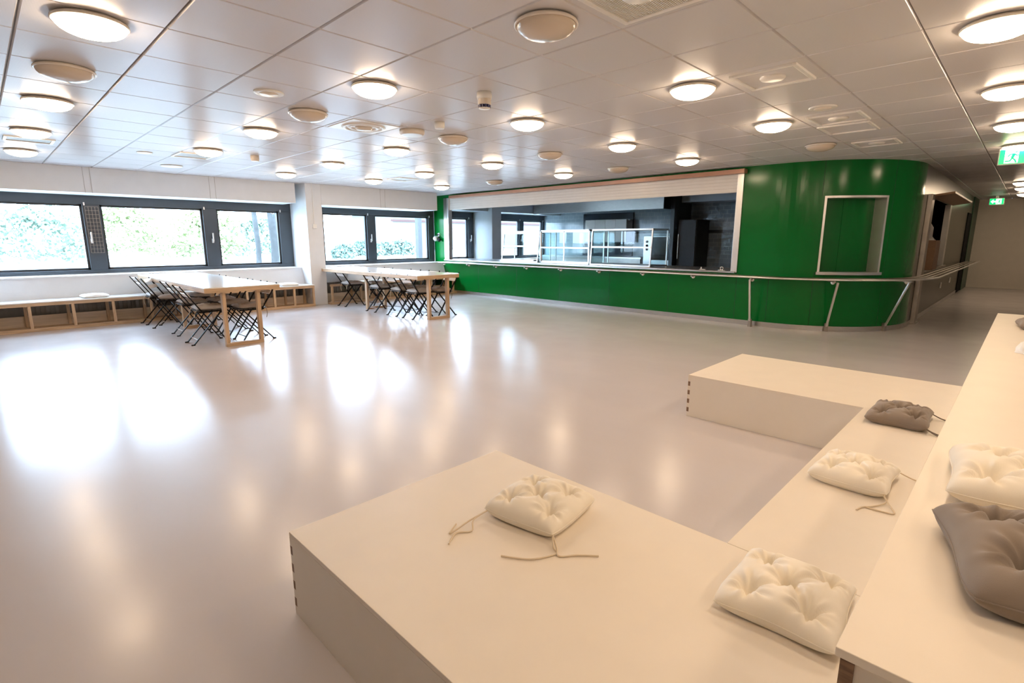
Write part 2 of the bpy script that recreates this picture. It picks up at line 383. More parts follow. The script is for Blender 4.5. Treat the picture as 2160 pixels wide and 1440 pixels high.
# steel kick plate
def offset_path(d, y_start, x_end, n=28):
    pts = [(XS-d, y_start), (XS-d, (y_start+CY)/2), (XS-d, CY)]
    for i in range(1, n): a = pi+pi/2*i/n; pts.append((CX+(RC+d)*cos(a), CY+(RC+d)*sin(a)))
    pts += [(CX, 1.29-d), ((CX+x_end)/2, 1.29-d), (x_end, 1.29-d)]
    return pts
pth = offset_path(.012, 11.4, 18.0); pin = offset_path(-.01, 11.4, 18.0)
m = MB()
for i in range(len(pth)-1):
    (a, b), (c, d), (e, f), (g, h) = pth[i], pth[i+1], pin[i], pin[i+1]
    m.hexa([(a, b, 0), (c, d, 0), (e, f, 0), (g, h, 0), (a, b, .075), (c, d, .075), (e, f, .075), (g, h, .075)])
struct(m.build('baseboard_servery', M['steel']), 'brushed steel kick plate along the green servery wall', 'baseboard')
# corridor side wall (grey panels) with dark hatch opening and doorway
m = MB()
y0, y1 = 1.29, 1.305
OX0, OX1, OZ0, OZ1 = 11.2, 14.0, .86, 2.05
DX0, DX1 = 17.9, 19.0
m.box(CX, OX0, y0, y1, 0, CEIL); m.box(OX0, OX1, y0, y1, 0, OZ0); m.box(OX0, OX1, y0, y1, OZ1, CEIL)
m.box(OX1, DX0, y0, y1, 0, CEIL); m.box(DX0, DX1, y0, y1, 2.05, CEIL)
cw = struct(m.build('wall_corridor', M['wallgrey']), 'glossy grey panel wall along the corridor side', 'wall')
struct(B(19.0, X1, y0-.03, y1, 0, CEIL).build('wall_green_strip', M['greendk']), 'dark green wall strip at the far corridor end', 'wall')
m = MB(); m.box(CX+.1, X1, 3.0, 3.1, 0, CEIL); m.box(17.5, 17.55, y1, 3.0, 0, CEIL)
struct(m.build('wall_storage', M['dark']), 'store room walls behind the corridor hatch, near-black for its unlit interior', 'wall')  # darkness of the unlit room is put into the wall colour
d = thing('door_1', 'dark open doorway near the corridor end', 'door', (DX0, y0, 0), kind='structure')
m = MB(); m.box(DX0, DX0+.05, y0-.02, y1, 0, 2.05); m.box(DX1-.05, DX1, y0-.02, y1, 0, 2.05); m.box(DX0, DX1, y0-.02, y1, 2.0, 2.05)
m.build('door_frame', M['dark'], d); B(DX0+.05, DX1-.05, y1-.03, y1, 0.005, 2.0).build('dark_opening', M['dark'], d)  # near-black sheet stands in for the darkness of the open doorway
# ------------------------------------------------------------------ curved wall hatch
t = thing('serving_hatch', 'silver framed hatch with green folding shutter in the rounded green wall', 'hatch', arc(RC, radians(219), H0))
a0, a1 = radians(203.4), radians(234.6)
def arcbar(m, r0, r1, a, b, z0, z1, n=8, mi=0):
    for k in range(n):
        p, q = a+(b-a)*k/n, a+(b-a)*(k+1)/n
        m.hexa([arc(r1, p, z0), arc(r1, q, z0), arc(r0, p, z0), arc(r0, q, z0), arc(r1, p, z1), arc(r1, q, z1), arc(r0, p, z1), arc(r0, q, z1)], mi)
m = MB(); da = .03/RC
arcbar(m, RC-.22, RC+.02, a0, a0+da, H0, H1, 1); arcbar(m, RC-.22, RC+.02, a1-da, a1, H0, H1, 1)
arcbar(m, RC-.22, RC+.02, a0, a1, H1-.03, H1)
m.build('frame', M['alu'], t)
m = MB(); arcbar(m, RC-.22, RC+.05, a0-.01, a1+.01, H0-.03, H0+.012); m.build('sill', M['steel'], t)
for a, b in ((a0+da, a0+.2), (a0+.203, a1-da)):
    m = MB(); arcbar(m, RC-.22, RC-.19, a, b, H0+.012, H1-.03); m.build('shutter_leaf', M['green'], t)
# ------------------------------------------------------------------ roller shutter and posts
t = thing('roller_shutter', 'white slatted roller shutter rolled up above the serving counter', 'shutter', (XS, 7.2, 2.12))
m = MB(); z = 2.13
prof = []
while z < 2.42: prof += [(XS+.03, z), (XS+.026, z+.003), (XS+.026, z+.05)]; z += .053
prof = prof+[(XS+.03, z)]
vs = [(x, y, zz) for x, zz in prof for y in (3.5, 10.86)]
m.add(vs, [(2*i, 2*i+1, 2*i+3, 2*i+2) for i in range(len(prof)-1)])
m.box(XS+.031, XS+.045, 3.5, 10.86, 2.12, 2.45)
m.build('curtain', M['slat'], t)
B(XS-.02, XS+.1, 3.40, 3.5, ZR0, 2.42).build('guide_rail', M['alu'], t, bevel=.004)
m = MB(); m.box(XS-.02, XS+.1, 10.86, 10.93, ZR0, 2.42); m.build('guide_rail', M['alu'], t, bevel=.004)
B(XS-.02, XS+.1, 10.94, 11.06, ZR0, 2.42).build('guide_cover', M['steeld'], t, bevel=.004)
B(XS-.13, XS-.001, 3.36, 10.7, 2.395, 2.462).build('pelmet', M['copper'], t, bevel=.005)
# ------------------------------------------------------------------ counter
t = thing('serving_counter', 'long steel topped counter running through the servery opening', 'counter', (9.1, 7.2, 0))
B(XS-.05, 9.75, 3.42, 11.05, .83, .862).build('worktop', M['steel'], t, bevel=.004)
B(9.0, 9.7, 3.5, 11.0, 0, .83).build('cabinet', M['kpaint'], t)
# ------------------------------------------------------------------ tray rail
t = thing('tray_rail', 'steel tube tray rail running along the green servery wall', 'tray rail', (XS-.3, 7, 0))
for d in (.09, .17, .25, .335):
    p = offset_path(d, 10.95, 18.8)
    MB().tube([(a, b, .80) for a, b in p], .014, 8).build('rail_tube', M['steeld'] if d < .3 else M['alu'], t)
def bracket_at(px, py, nx, ny):
    r = MB(); a = Vector((px, py, .77)); n = Vector((nx, ny, 0))
    r.bar(a, a+n*.34, .03, .018); r.build('bracket', M['steeld'], t)
    q = a+n*.26+Vector((0, 0, -.012))
    MB().lathe([(.0, -.03), (.018, -.024), (.03, -.004), (.03, .01), (0, .01)], q, 14).build('bracket_cap', M['white'], t)
for y in (10.77, 9.80, 8.84, 7.87, 6.90, 5.94, 4.98, 4.02, 3.05): bracket_at(XS, y, -1, 0)
for ang in (209, 243): bracket_at(*arc(RC, radians(ang), 0)[:2], cos(radians(ang)), sin(radians(ang)))
def post_at(px, py, nx, ny, f0=.03):
    n = Vector((nx, ny, 0)); a = Vector((px, py, 0)); q = MB()
    q.bar(a+n*f0+Vector((0, 0, .06)), a+n*.31+Vector((0, 0, .76)), .028, .02, (nx, ny, 0)); pp = q.build('post', M['alu'], t)
    s = Vector((-ny, nx, 0))
    MB().bar(a+n*(f0-.005), a+n*(f0-.005)+Vector((0, 0, .125)), .05, .045, (nx, ny, 0)).build('post_foot', M['steeld'], pp)
post_at(XS, 3.07, -1, 0, .16)
for ang in (210.5, 242.5): post_at(*arc(RC, radians(ang), 0)[:2], cos(radians(ang)), sin(radians(ang)))
# ------------------------------------------------------------------ kitchen behind the servery
KX = 13.2
m = MB(); m.box(KX, KX+.1, 3.1, YW, 0, CEIL)
struct(m.build('wall_kitchen', M['tilex']), 'blue grey tiled back wall of the kitchen', 'wall')
struct(B(XS+.1, KX, 3.1, 3.2, 0, CEIL).build('wall_partition', M['kpaint']), 'blue grey partition wall at the kitchen side', 'wall')
struct(B(KX-.012, KX, 3.2, 6.5, 1.54, 1.615).build('trim_8', M['band']), 'dark tile band on the kitchen wall right of the steel column', 'trim')
struct(B(KX-.012, KX, 6.55, 8.1, 1.54, 1.645).build('trim_9', M['band']), 'dark tile band on the kitchen wall above the oven', 'trim')
struct(B(KX-.6, KX-.02, 3.2, 6.42, 2.28, CEIL).build('trim_10', M['kpaint']), 'blue grey bulkhead above the tiled wall', 'trim')
struct(B(KX-.9, KX, 6.44, 6.54, 0, CEIL).build('trim_11', M['frame']), 'dark steel column beside the cooker hood', 'trim')
t = thing('kitchen_hood', 'wide steel extractor hood above the kitchen back wall', 'hood', (12.2, 9, 2.1))
m = MB(); m.box(11.95, 11.99, 6.56, 10.85, 2.12, CEIL); m.box(11.99, KX, 10.81, 10.85, 2.12, CEIL); m.box(11.99, KX, 6.58, 10.81, 2.44, CEIL)
m.build('canopy', M['steel'], t); B(11.99, KX-.02, 6.54, 6.58, 2.12, CEIL).build('end_panel', M['dark'], t)
MB().box(11.99, 12.1, 6.6, 10.8, 2.12, 2.15).build('grease_channel', M['steel'], t)
m = MB(); m.box(KX-.03, KX-.0, 8.14, 9.89, .9, 2.13)
struct(m.build('trim_12', M['band']), 'dark blue recess in the kitchen tiles', 'trim')
t = thing('wall_cabinet', 'white wall cabinet with four doors in the dark kitchen recess', 'cabinet', (KX-.2, 8.85, 1.5))
B(KX-.33, KX-.03, 8.16, 9.58, 1.3, 1.94).build('cabinet_body', M['kceil'], t)
for i in range(4): B(KX-.35, KX-.331, 8.165+i*.354, 8.165+i*.354+.348, 1.32, 1.93).build('cabinet_door', M['white'], t, bevel=.004)
t = thing('oven', 'steel oven with black glass door and round knobs beside the displays', 'oven', (KX-.45, 6.9, .5))
B(KX-.75, KX-.05, 6.57, 7.35, .62, 1.46).build('oven_body', M['steel'], t, bevel=.005)
B(KX-.78, KX-.751, 6.60, 7.12, .85, 1.44).build('oven_door', M['screen'], t, bevel=.004)
B(KX-.765, KX-.751, 7.13, 7.34, .64, 1.44).build('control_panel', M['steel'], t)
for z in (1.32, 1.22, 1.12): MB().lathe([(0, -.03), (.028, -.026), (.03, 0)], (KX-.766, 7.24, z), 16, axis='x').build('knob', M['black'], t)
B(KX-.7, KX-.1, 6.6, 7.3, 0, .62).build('oven_stand', M['steeld'], t)
t = thing('fridge', 'tall dark fridge standing right of the steel column', 'fridge', (KX-.35, 6.1, 0))
B(KX-.72, KX-.03, 5.92, 6.40, 0.0, 1.86).build('fridge_body', M['framein'], t, bevel=.006)
B(KX-.75, KX-.721, 5.93, 6.39, .05, 1.84).build('fridge_door', M['framein'], t, bevel=.004)
B(KX-.79, KX-.751, 6.35, 6.375, .9, 1.5).build('fridge_handle', M['steeld'], t)
# back counter
t = thing('back_counter', 'steel kitchen counter along the tiled back wall', 'counter', (KX-.4, 9, 0))
B(KX-.7, KX-.05, 7.45, 11.1, .86, .9).build('worktop', M['steel'], t); B(KX-.65, KX-.06, 7.5, 11.0, 0, .86).build('cabinet', M['steeld'], t)
# ------------------------------------------------------------------ glass displays on counter
def glass_case(name, label, ya, yb, xa, xb, top, shelf, lean, doors, group='glass food displays on the counter'):
    z0 = .862
    t = thing(name, label, 'display case', ((xa+xb)/2, (ya+yb)/2, z0), group)
    f = .018; m = MB()
    def fx(z): return xa+lean*(z-z0)/(top-z0)
    for y in (ya, yb-f*1.5):
        m.hexa([(xa, y, z0), (xa+f, y, z0), (xa, y+f*1.5, z0), (xa+f, y+f*1.5, z0), (fx(top), y, top), (fx(top)+f, y, top), (fx(top), y+f*1.5, top), (fx(top)+f, y+f*1.5, top)])
        m.box(xb-f, xb, y, y+f*1.5, z0, top)
    m.box(xa, xb, ya, yb, z0, z0+.025)
    m.box(fx(top), xb, ya, yb, top-.03, top)
    m.build('frame', M['steel'], t)
    for zs in shelf:
        B(fx(zs)+.005, xb-.02, ya+.02, yb-.02, zs-.005, zs+.003).build('glass_shelf', M['cglass'], t)
        B(fx(zs)-.012, fx(zs)+.004, ya+.01, yb-.01, zs-.016, zs+.016).build('shelf_lip', M['alu'], t)
    for y in (ya+.004, yb-.010):
        MB().hexa([(xa+f, y, z0+.03), (xb-f, y, z0+.03), (xa+f, y+.006, z0+.03), (xb-f, y+.006, z0+.03), (fx(top)+f, y, top-.03), (xb-f, y, top-.03), (fx(top)+f, y+.006, top-.03), (xb-f, y+.006, top-.03)]).build('side_glass', M['cglass'], t)
    B(xb-.014, xb-.008, ya+.03, yb-.03, z0+.03, top-.03).build('back_glass', M['cglass'], t)
    nd = doors
    for i in range(nd):
        a = ya+.02+(yb-ya-.04)*i/nd; b = ya+.02+(yb-ya-.04)*(i+1)/nd; x = xa+.004+.014*(i % 2)
        q = MB(); fr = .022
        q.box(x, x+.012, a, a+fr, z0+.026, top-.031); q.box(x, x+.012, b-fr, b, z0+.026, top-.031); q.box(x, x+.012, a, b, z0+.026, z0+.05); q.box(x, x+.012, a, b, top-.055, top-.031)
        dd = q.build('sliding_door', M['alu'], t)
        B(x+.004, x+.008, a+fr, b-fr, z0+.05, top-.055).build('door_glass', M['cglass'], dd)
        B(x-.006, x, a+.003, a+.014, 1.18, 1.26).build('door_pull', M['black'], dd)
    return t
glass_case('open_display', 'open two shelf glass display at the window end of the counter', 8.02, 9.20, 8.98, 9.45, 1.57, (1.22, 1.52), .10, 0)
glass_case('sliding_door_display', 'glass display with two framed sliding doors in the middle of the counter', 6.55, 7.92, 8.95, 9.5, 1.58, (1.2,), 0, 2)
glass_case('sloping_front_display', 'sloping front glass display with one shelf, nearest the oven', 5.10, 6.50, 8.90, 9.55, 1.58, (1.225,), .06, 0)
# trays and small fittings on the counter
t = thing('steel_tray', 'shallow steel tray inside the open display on the counter', 'tray', (9.2, 8.5, .888))
m = MB(); m.box(9.05, 9.35, 8.2, 8.8, .888, .892); m.box(9.05, 9.06, 8.2, 8.8, .892, .915); m.box(9.34, 9.35, 8.2, 8.8, .892, .915); m.box(9.06, 9.34, 8.2, 8.21, .892, .915); m.box(9.06, 9.34, 8.79, 8.8, .892, .915)
m.build('tray_body', M['steel'], t)
for nm, x, y, lab in (('hook_fitting', 8.78, 3.68, 'small white ringed fitting on the counter next to the right guide rail'), ('clip_fitting', 8.80, 4.02, 'small flat white clip on the counter, left of the ringed fitting')):
    t = thing(nm, lab, 'fitting', (x, y, .862))
    MB().box(x-.03, x+.03, y-.05, y+.05, .862, .872).build('base', M['white'], t, bevel=.003)
    if 'hook' in nm:
        MB().tube([(x, y+.025*cos(a), .898+.025*sin(a)) for a in [2*pi*i/16 for i in range(17)]], .006, 6).build('ring', M['white'], t)
    else:
        B(x-.008, x+.008, y+.02, y+.035, .872, .905).build('pin', M['white'], t)
# earmuff-like spotlight on green wall
t = thing('wall_spotlight', 'small silver spotlight on a loop bracket on the green wall by the window', 'spotlight', (XS, 11.28, 1.42))
MB().lathe([(0, -.02), (.045, -.018), (.05, 0), (.0, 0)], (XS, 11.3, 1.5), 16, axis='x').build('wall_plate', M['white'], t)
for dy in (-.045, .03):
    MB().tube([(XS-.05, 11.3+dy+.035*cos(a), 1.47+.055*sin(a)) for a in [pi*i/10 for i in range(11)]], .006, 6).build('bracket_loop', M['black'], t)
MB().tube([(XS-.0, 11.3, 1.5), (XS-.06, 11.3, 1.5)], .01, 8).build('stem', M['black'], t)
MB().lathe([(0, -.11), (.04, -.10), (.065, -.06), (.07, 0), (.06, .004), (0, .0)], (XS-.05, 11.33, 1.40), 20, axis='x').build('shade', M['alu'], t)
MB().lathe([(0, -.03), (.05, -.02), (.055, 0), (0, .0)], (XS-.06, 11.22, 1.37), 18, axis='x').build('lens_disc', M['black'], t)
# ------------------------------------------------------------------ corridor objects
t = thing('steel_post', 'upright steel post at the left edge of the corridor hatch', 'post', (10.85, 1.25, 0))
B(10.72, 10.98, 1.222, 1.289, 0, 2.08).build('post_body', M['steeld'], t, bevel=.005); B(10.66, 11.02, 1.19, 1.289, 0, .02).build('foot_plate', M['steeld'], t)
t = thing('corridor_hatch_frame', 'pale metal frame around the dark corridor hatch', 'hatch', (12.6, 1.29, .86))
B(OX0, OX0+.09, 1.265, 1.31, OZ0, OZ1).build('jamb', M['alu'], t); B(OX1-.25, OX1, 1.265, 1.35, OZ0, OZ1).build('jamb', M['alu'], t); B(OX0, OX1, 1.22, 1.60, OZ0-.03, OZ0).build('sill', M['steeld'], t)
t = thing('hatch_flap', 'brown board flap propped open above the corridor hatch', 'flap', (12.6, 1.27, 2.06))
MB().hexa([(OX0-.1, 1.285, 2.06), (OX1+.3, 1.285, 2.06), (OX0-.1, .99, 2.10), (OX1+.3, .99, 2.10), (OX0-.1, 1.285, 2.09), (OX1+.3, 1.285, 2.09), (OX0-.1, .99, 2.13), (OX1+.3, .99, 2.13)]).build('flap_board', M['flap'], t)
t = thing('cardboard_box', 'brown cardboard box in the corridor hatch', 'box', (11.7, 1.3, .86))
B(11.4, 12.0, 1.17, 1.5, .862, 1.36).build('carton', M['card'], t, bevel=.004)
B(11.394, 11.4, 1.17, 1.5, 1.2, 1.23).build('tape', M['flap'], t)
t = thing('paper_stack', 'untidy pale papers lying on top of the cardboard box', 'papers', (11.7, 1.35, 1.36))
for i in range(4):
    MB().bar((11.42+.04*i, 1.28+.02*i, 1.366+.014*i), (11.95+.08*i, 1.40, 1.367+.015*i), .20, .010).build('sheet', M['white'] if i % 2 else M['cream'], t)
t = thing('bottle', 'pale bottle standing in the dark corridor hatch', 'bottle', (13.0, 1.5, .86))
B(12.7, 13.3, 1.4, 1.6, .86, 1.40).build('crate', M['framein'], t)
MB().lathe([(0, 0), (.1, 0), (.1, .2), (.04, .3), (.04, .36), (0, .36)], (13.0, 1.5, 1.40), 16).build('bottle_body', M['white'], t)
for i, (x, z) in enumerate(((14.3, .42), (16.0, .44))):
    t = thing('wall_socket', ['white wall socket on the corridor wall, nearer to the hatch', 'white wall socket on the corridor wall, nearer to the doorway'][i], 'socket', (x, 1.28, z), 'corridor wall sockets')
    B(x-.06, x+.06, 1.272, 1.29, z-.06, z+.06).build('plate', M['white'], t, bevel=.004); B(x-.03, x+.03, 1.268, 1.272, z-.03, z+.03).build('insert', M['cream'], t)
# exit signs
def exit_sign(x, yl, wd, zb, h, label, arrow, manleft):
    t = thing('exit_sign', label, 'sign', (x, yl-wd/2, zb), 'green exit signs')
    B(x, x+.04, yl-wd, yl, zb, zb+h).build('housing', M['white'], t, bevel=.004)
    if zb+h < CEIL-.02: B(x+.01, x+.03, yl-wd*.6, yl-wd*.4, zb+h, CEIL).build('hanger', M['white'], t)
    b = .012
    B(x-.004, x, yl-wd+b, yl-b, zb+b, zb+h-b).build('green_panel', M['signg'], t)
    xf = x-.006; ih = h-2*b; y_of = lambda u: yl-b-u*ih; z_of = lambda v: zb+b+v*ih     # u to the right in sign heights
    def poly(pts, mat, name, xx=xf): MB().prism([(xx, y_of(u), z_of(v)) for u, v in pts], (.002, 0, 0)).build(name, mat, t)
    iw = (wd-2*b)/ih
    o = .28 if manleft else iw-1.05
    poly([(o, .04), (o, .96), (o+.75, .96), (o+.75, .04)], M['signw'], 'door_symbol')
    # running figure
    mm = MB(); cx = o+.4
    def limb(ps, r): mm.tube([(xf-.002, y_of(cx+u), z_of(v)) for u, v in ps], r*ih, 6)
    limb([(.02, .40), (.10, .70)], .085); limb([(.10, .68), (-.12, .66), (-.22, .50)], .04); limb([(.10, .68), (.26, .56), (.36, .58)], .04)
    limb([(.02, .40), (.17, .26), (.26, .06)], .05); limb([(.02, .40), (-.08, .20), (-.36, .18)], .05)
    mm.lathe([(0, -.002), (.075*ih, -.002), (.075*ih, .002), (0, .002)], (xf-.002, y_of(cx+.2), z_of(.84)), 14, axis='x')
    mm.build('running_figure', M['signg'], t)
    if arrow == 'down':
        a = o+1.25
        poly([(a+.15, .9), (a+.40, .9), (a+.40, .5), (a+.62, .5), (a+.275, .1), (a-.07, .5), (a+.15, .5)], M['signw'], 'arrow')
    else:
        a = .12
        poly([(a, .5), (a+.38, .88), (a+.38, .62), (a+.75, .62), (a+.75, .38), (a+.38, .38), (a+.38, .12)], M['signw'], 'arrow')
    return t
exit_sign(9.0, .447, .40, 2.268, .19, 'green exit sign with running figure and down arrow, at the right edge', 'down', True)
exit_sign(19.0, .975, .30, 2.27, .17, 'small green exit sign with left arrow at the corridor end', 'left', False)
# ------------------------------------------------------------------ ceiling lamps
def make_lamp(on):
    r = thing('ceiling_lamp', 'x', 'ceiling lamp', (0, 0, CEIL))
    MB().lathe([(0, 0), (.150, 0), (.168, -.012), (.170, -.022), (.162, -.026), (.158, -.022), (0, -.022)], (0, 0, CEIL), 48).build('rim', M['rim'], r)
    pr = [(.157, -.0225)]+[(.157*cos(a), -.0225-.062*sin(a)) for a in [pi/2*i/7 for i in range(1, 8)]]
    MB().lathe(pr, (0, 0, CEIL), 36).build('diffuser', M['lampon'] if on else M['lampoff'], r)
    return r
rows = [('nearest the windows', 9.3, [(.59, 9.4, 1), (3.96, 9.38, 1), (5.55, 9.18, 1), (7.2, 9.2, 1)]),
        ('second from the windows', 7.65, [(.585, 7.65, 1), (2.27, 7.68, 1), (3.95, 7.65, 1), (5.61, 7.63, 1), (7.33, 7.69, 0)]),
        ('third from the windows', 5.95, [(.59, 5.94, 1), (2.28, 5.95, 1), (3.93, 5.92, 1), (5.66, 5.98, 1), (7.38, 6.0, 1)]),
        ('of unlit lamps', 4.8, [(.59, 4.79, 0), (2.28, 4.82, 0), (3.94, 4.80, 0), (5.55, 4.75, 0), (7.41, 4.9, 0)]),
        ('before the unlit lamps', 3.69, [(.59, 3.68, 1), (2.265, 3.67, 1), (3.945, 3.67, 1), (5.68, 3.71, 1), (7.35, 3.7, 1)]),
        ('above the two platforms', 1.99, [(2.28, 1.99, 0), (3.97, 1.99, 1), (5.71, 1.99, 1), (7.34, 1.99, 0)]),
        ('along the right edge', .28, [(3.97, .28, 1), (5.67, .28, 1), (7.37, .28, 1), (9.05, .27, 1), (14.75, .29, 1), (16.3, .29, 1), (18.4, .29, 1)])]
ordn = ['first', 'second', 'third', 'fourth', 'fifth', 'sixth', 'seventh']
protos = {}
def place_lamp(x, y, on, label, group):
    if on not in protos: protos[on] = make_lamp(on); r = protos[on]; r.location = (x, y, CEIL)
    else: r = dup(protos[on], (x, y, CEIL))
    r['label'] = label; r['group'] = group
for rn, ry, ls in rows:
    for i, (x, y, on) in enumerate(ls):
        place_lamp(x, y, on, '%s dome ceiling lamp, %s from the left in the row %s' % ('lit' if on else 'unlit', ordn[i], rn), 'lit dome ceiling lamps' if on else 'unlit dome ceiling lamps')
# lamp grid continued out of view, added as fill light for the foreground
for i, (x, y) in enumerate(((.59, .28), (2.28, .28), (.59, -1.4), (2.28, -1.4), (3.97, -1.4))):
    place_lamp(x, y, 1, ['added lit ceiling lamp straight above the camera place', 'added lit ceiling lamp above the upper tier, out of frame', 'added lit ceiling lamp behind the tier, leftmost', 'added lit ceiling lamp behind the tier, second', 'added lit ceiling lamp behind the tier, third'][i], 'ceiling lamps added outside the frame')
# ------------------------------------------------------------------ ceiling fixtures
def ceil_disc(name, label, cat, x, y, r, h, mat='white', inner=None, group=None):
    t = thing(name, label, cat, (x, y, CEIL), group)
    MB().lathe([(0, 0), (r, 0), (r, -h*.6), (r*.9, -h), (r*.8, -h), (0, -h)], (x, y, CEIL), 32).build('cover', M[mat], t)
    if inner: MB().lathe([(0, 0), (r*.62, 0), (r*.6, -.004), (0, -.006)], (x, y, CEIL-h), 28).build('grille', M[inner], t)
    return t
t = thing('smoke_detector', 'tall white smoke detector with blue slots hanging from the ceiling centre', 'smoke detector', (2.942, 3.241, CEIL))
x, y = 2.965, 3.22
MB().lathe([(0, 0), (.058, 0), (.06, -.03), (.055, -.05), (.052, -.05)], (x, y, CEIL), 28).build('base', M['white'], t)
MB().lathe([(.052, -.05), (.052, -.085), (.045, -.092), (.045, -.092)], (x, y, CEIL), 28).build('body', M['cream'], t)
m = MB()
for i in range(12): a = 2*pi*i/12; m.bar((x+.042*cos(a), y+.042*sin(a), CEIL-.092), (x+.040*cos(a), y+.040*sin(a), CEIL-.115), .012)
m.build('slots', pm('blue_black_plastic', (.02, .02, .12, 1), .4), t)
MB().lathe([(0, 0), (.046, 0), (.044, -.006), (0, -.01)], (x, y, CEIL-.113), 24).build('cap', M['white'], t)
ceil_disc('smoke_alarm', 'small round white detector beyond the tall smoke detector', 'smoke detector', 3.37, 4.312, .05, .06)
ceil_disc('wireless_unit', 'wide flat white ceiling unit beside the unlit lamp', 'ceiling unit', 3.404, 4.825, .13, .05, 'cream')
ceil_disc('heat_detector', 'small brownish detector on the ceiling near the first pillar', 'smoke detector', 2.863, 7.756, .055, .075, 'cream')
ceil_disc('ceiling_speaker', 'flat round ceiling speaker left of the unlit lamp', 'speaker', 1.782, 4.42, .11, .012, 'white', 'ceilp' if False else 'cream')
ceil_disc('ceiling_speaker', 'flat round ceiling speaker among the square vents on the right', 'speaker', 5.34, 1.46, .11, .012, 'white', 'cream')
ceil_disc('ceiling_speaker', 'pale flat round disc on the ceiling above the left window', 'speaker', 2.323, 9.695, .15, .02, 'white')
ceil_disc('ceiling_speaker', 'small round disc on the ceiling at left beyond the vents', 'speaker', 1.745, 8.5, .09, .012, 'cream')
ceil_disc('door_sensor', 'small sensor on the corridor ceiling behind the exit sign', 'sensor', 11.0, .25, .07, .05, 'cream')
M['mesh'] = pm('vent_mesh', (.30, .27, .25, 1), .5, var=.1)
def square_vent(label, x0, x1, y0, y1, disc=True, mesh='ceil', group='square ceiling vents', dark=False):
    t = thing('ceiling_vent', label, 'ceiling vent', ((x0+x1)/2, (y0+y1)/2, CEIL), group)
    m = MB(); f = .03; z0 = CEIL-.014; z1 = CEIL+.004
    m.box(x0, x1, y0, y0+f, z0, z1); m.box(x0, x1, y1-f, y1, z0, z1); m.box(x0, x0+f, y0+f, y1-f, z0, z1); m.box(x1-f, x1, y0+f, y1-f, z0, z1)
    m.build('frame', M['white'], t, bevel=.004)
    if dark:
        g = MB(); n = 40
        for i in range(n):
            y = y0+f+(y1-y0-2*f)*(i+.5)/n; g.box(x0+f, x1-f, y-.003, y+.003, CEIL-.008, CEIL-.002)
        B(x0+f, x1-f, y0+f, y1-f, CEIL-.002, CEIL+.002).build('backing', M['dark'], t); g.build('louvres', M['white'], t)
    else:
        B(x0+f, x1-f, y0+f, y1-f, CEIL-.003, CEIL+.002).build('face', M[mesh], t)
    if disc:
        MB().lathe([(0, -.01), (.075, -.01), (.085, 0), (.085, .008)], ((x0+x1)/2, (y0+y1)/2, CEIL-.008), 32).build('centre_disc', M['white'], t)
    return t
square_vent('square grille with round centre at the top edge of the photo', 2.09, 2.59, 1.24, 1.70, True, dark=True)
square_vent('square ceiling vent nearest the camera on the right', 3.9, 4.35, 1.25, 1.69)
square_vent('square ceiling vent beyond the speaker, second of the right vents', 5.67, 6.12, 1.25, 1.69)
square_vent('plain access panel on the ceiling between two square vents', 6.22, 6.72, 1.28, 1.74, False)
square_vent('square ceiling vent farthest right, beside the unlit lamp', 7.46, 7.88, 1.26, 1.70)
square_vent('flat grey vent on the ceiling above the far left bench', .39, .83, 8.2, 8.55, False, 'groove')
square_vent('faint square vent on the ceiling next to the first pillar lamps', 2.05, 2.5, 8.1, 8.55, False, 'groove')
square_vent('faint square vent on the ceiling above the second table', 5.66, 6.1, 8.45, 8.9, False, 'groove')
t = thing('swirl_diffuser', 'square air diffuser with swirl rings left of the wide ceiling unit', 'air diffuser', (2.95, 5.02, CEIL))
x, y = 2.95, 5.02
B(x-.26, x+.26, y-.26, y+.26, CEIL-.006, CEIL+.002).build('plate', M['white'], t, bevel=.003)
for r in (.22, .16): MB().lathe([(r, 0), (r-.012, -.012), (r-.035, -.012), (r-.047, 0)], (x, y, CEIL-.006), 40).build('ring', M['white'], t)
MB().lathe([(0, -.03), (.07, -.028), (.085, -.012), (.085, 0)], (x, y, CEIL-.006), 32).build('centre_cap', M['cream'], t)
# pillar switch
t = thing('wall_switch', 'white switch box and conduit on the pillar between the tables', 'switch', (5.028, 10.72, 1.6))
B(4.985, 5.07, 10.685, 10.72, 1.60, 1.69).build('switch_box', M['white'], t, bevel=.006)
MB().tube([(5.028, 10.712, 1.69), (5.026, 10.712, CEIL)], .008, 8).build('conduit', M['white'], t)
# ------------------------------------------------------------------ benches under windows
def bench(label, x0, x1, posts, top_from=None, full=True):
    yf, yb = 10.58, 11.04
    t = thing('window_bench', label, 'bench', ((x0+x1)/2, 10.8, 0), 'wooden window benches')
    tx = top_from if top_from is not None else x0
    B(tx, x1, yf-.01, yb, .432, .45).build('bench_top', M['lam'], t, bevel=.003)
    B(x0, x1, yf, yf+.04, .385, .432).build('front_rail', M['woodx'], t, bevel=.003)
    B(x0, x1, yf, yf+.07, 0, .05).build('bottom_rail', M['woodx'], t, bevel=.003)
    B(x0, x1, yf+.07, yb, .0, .03).build('base_board', M['woodx'], t)
    B(x0, x1, yb-.03, yb, .03, .2).build('back_plank', M['plank'], t)
    for px in posts:
        B(px-.02, px+.02, yf, yf+.045, .05, .385).build('post', M['woodz'], t, bevel=.003)
        B(px-.05, px-.01, yb-.075, yb-.031, .03, .432).build('rear_post', M['woodz'], t, bevel=.003)
    return t
bench('long pine framed window bench behind the left table', -.02, 4.875, [.02, .45, .96, 1.47, 1.99, 2.5, 3.02, 3.54, 4.05, 4.45, 4.85])
bench('pine framed window bench behind the second table', 5.23, XS-.01, [5.27, 5.95, 6.6, 7.25, 7.9, 8.6], 5.95)
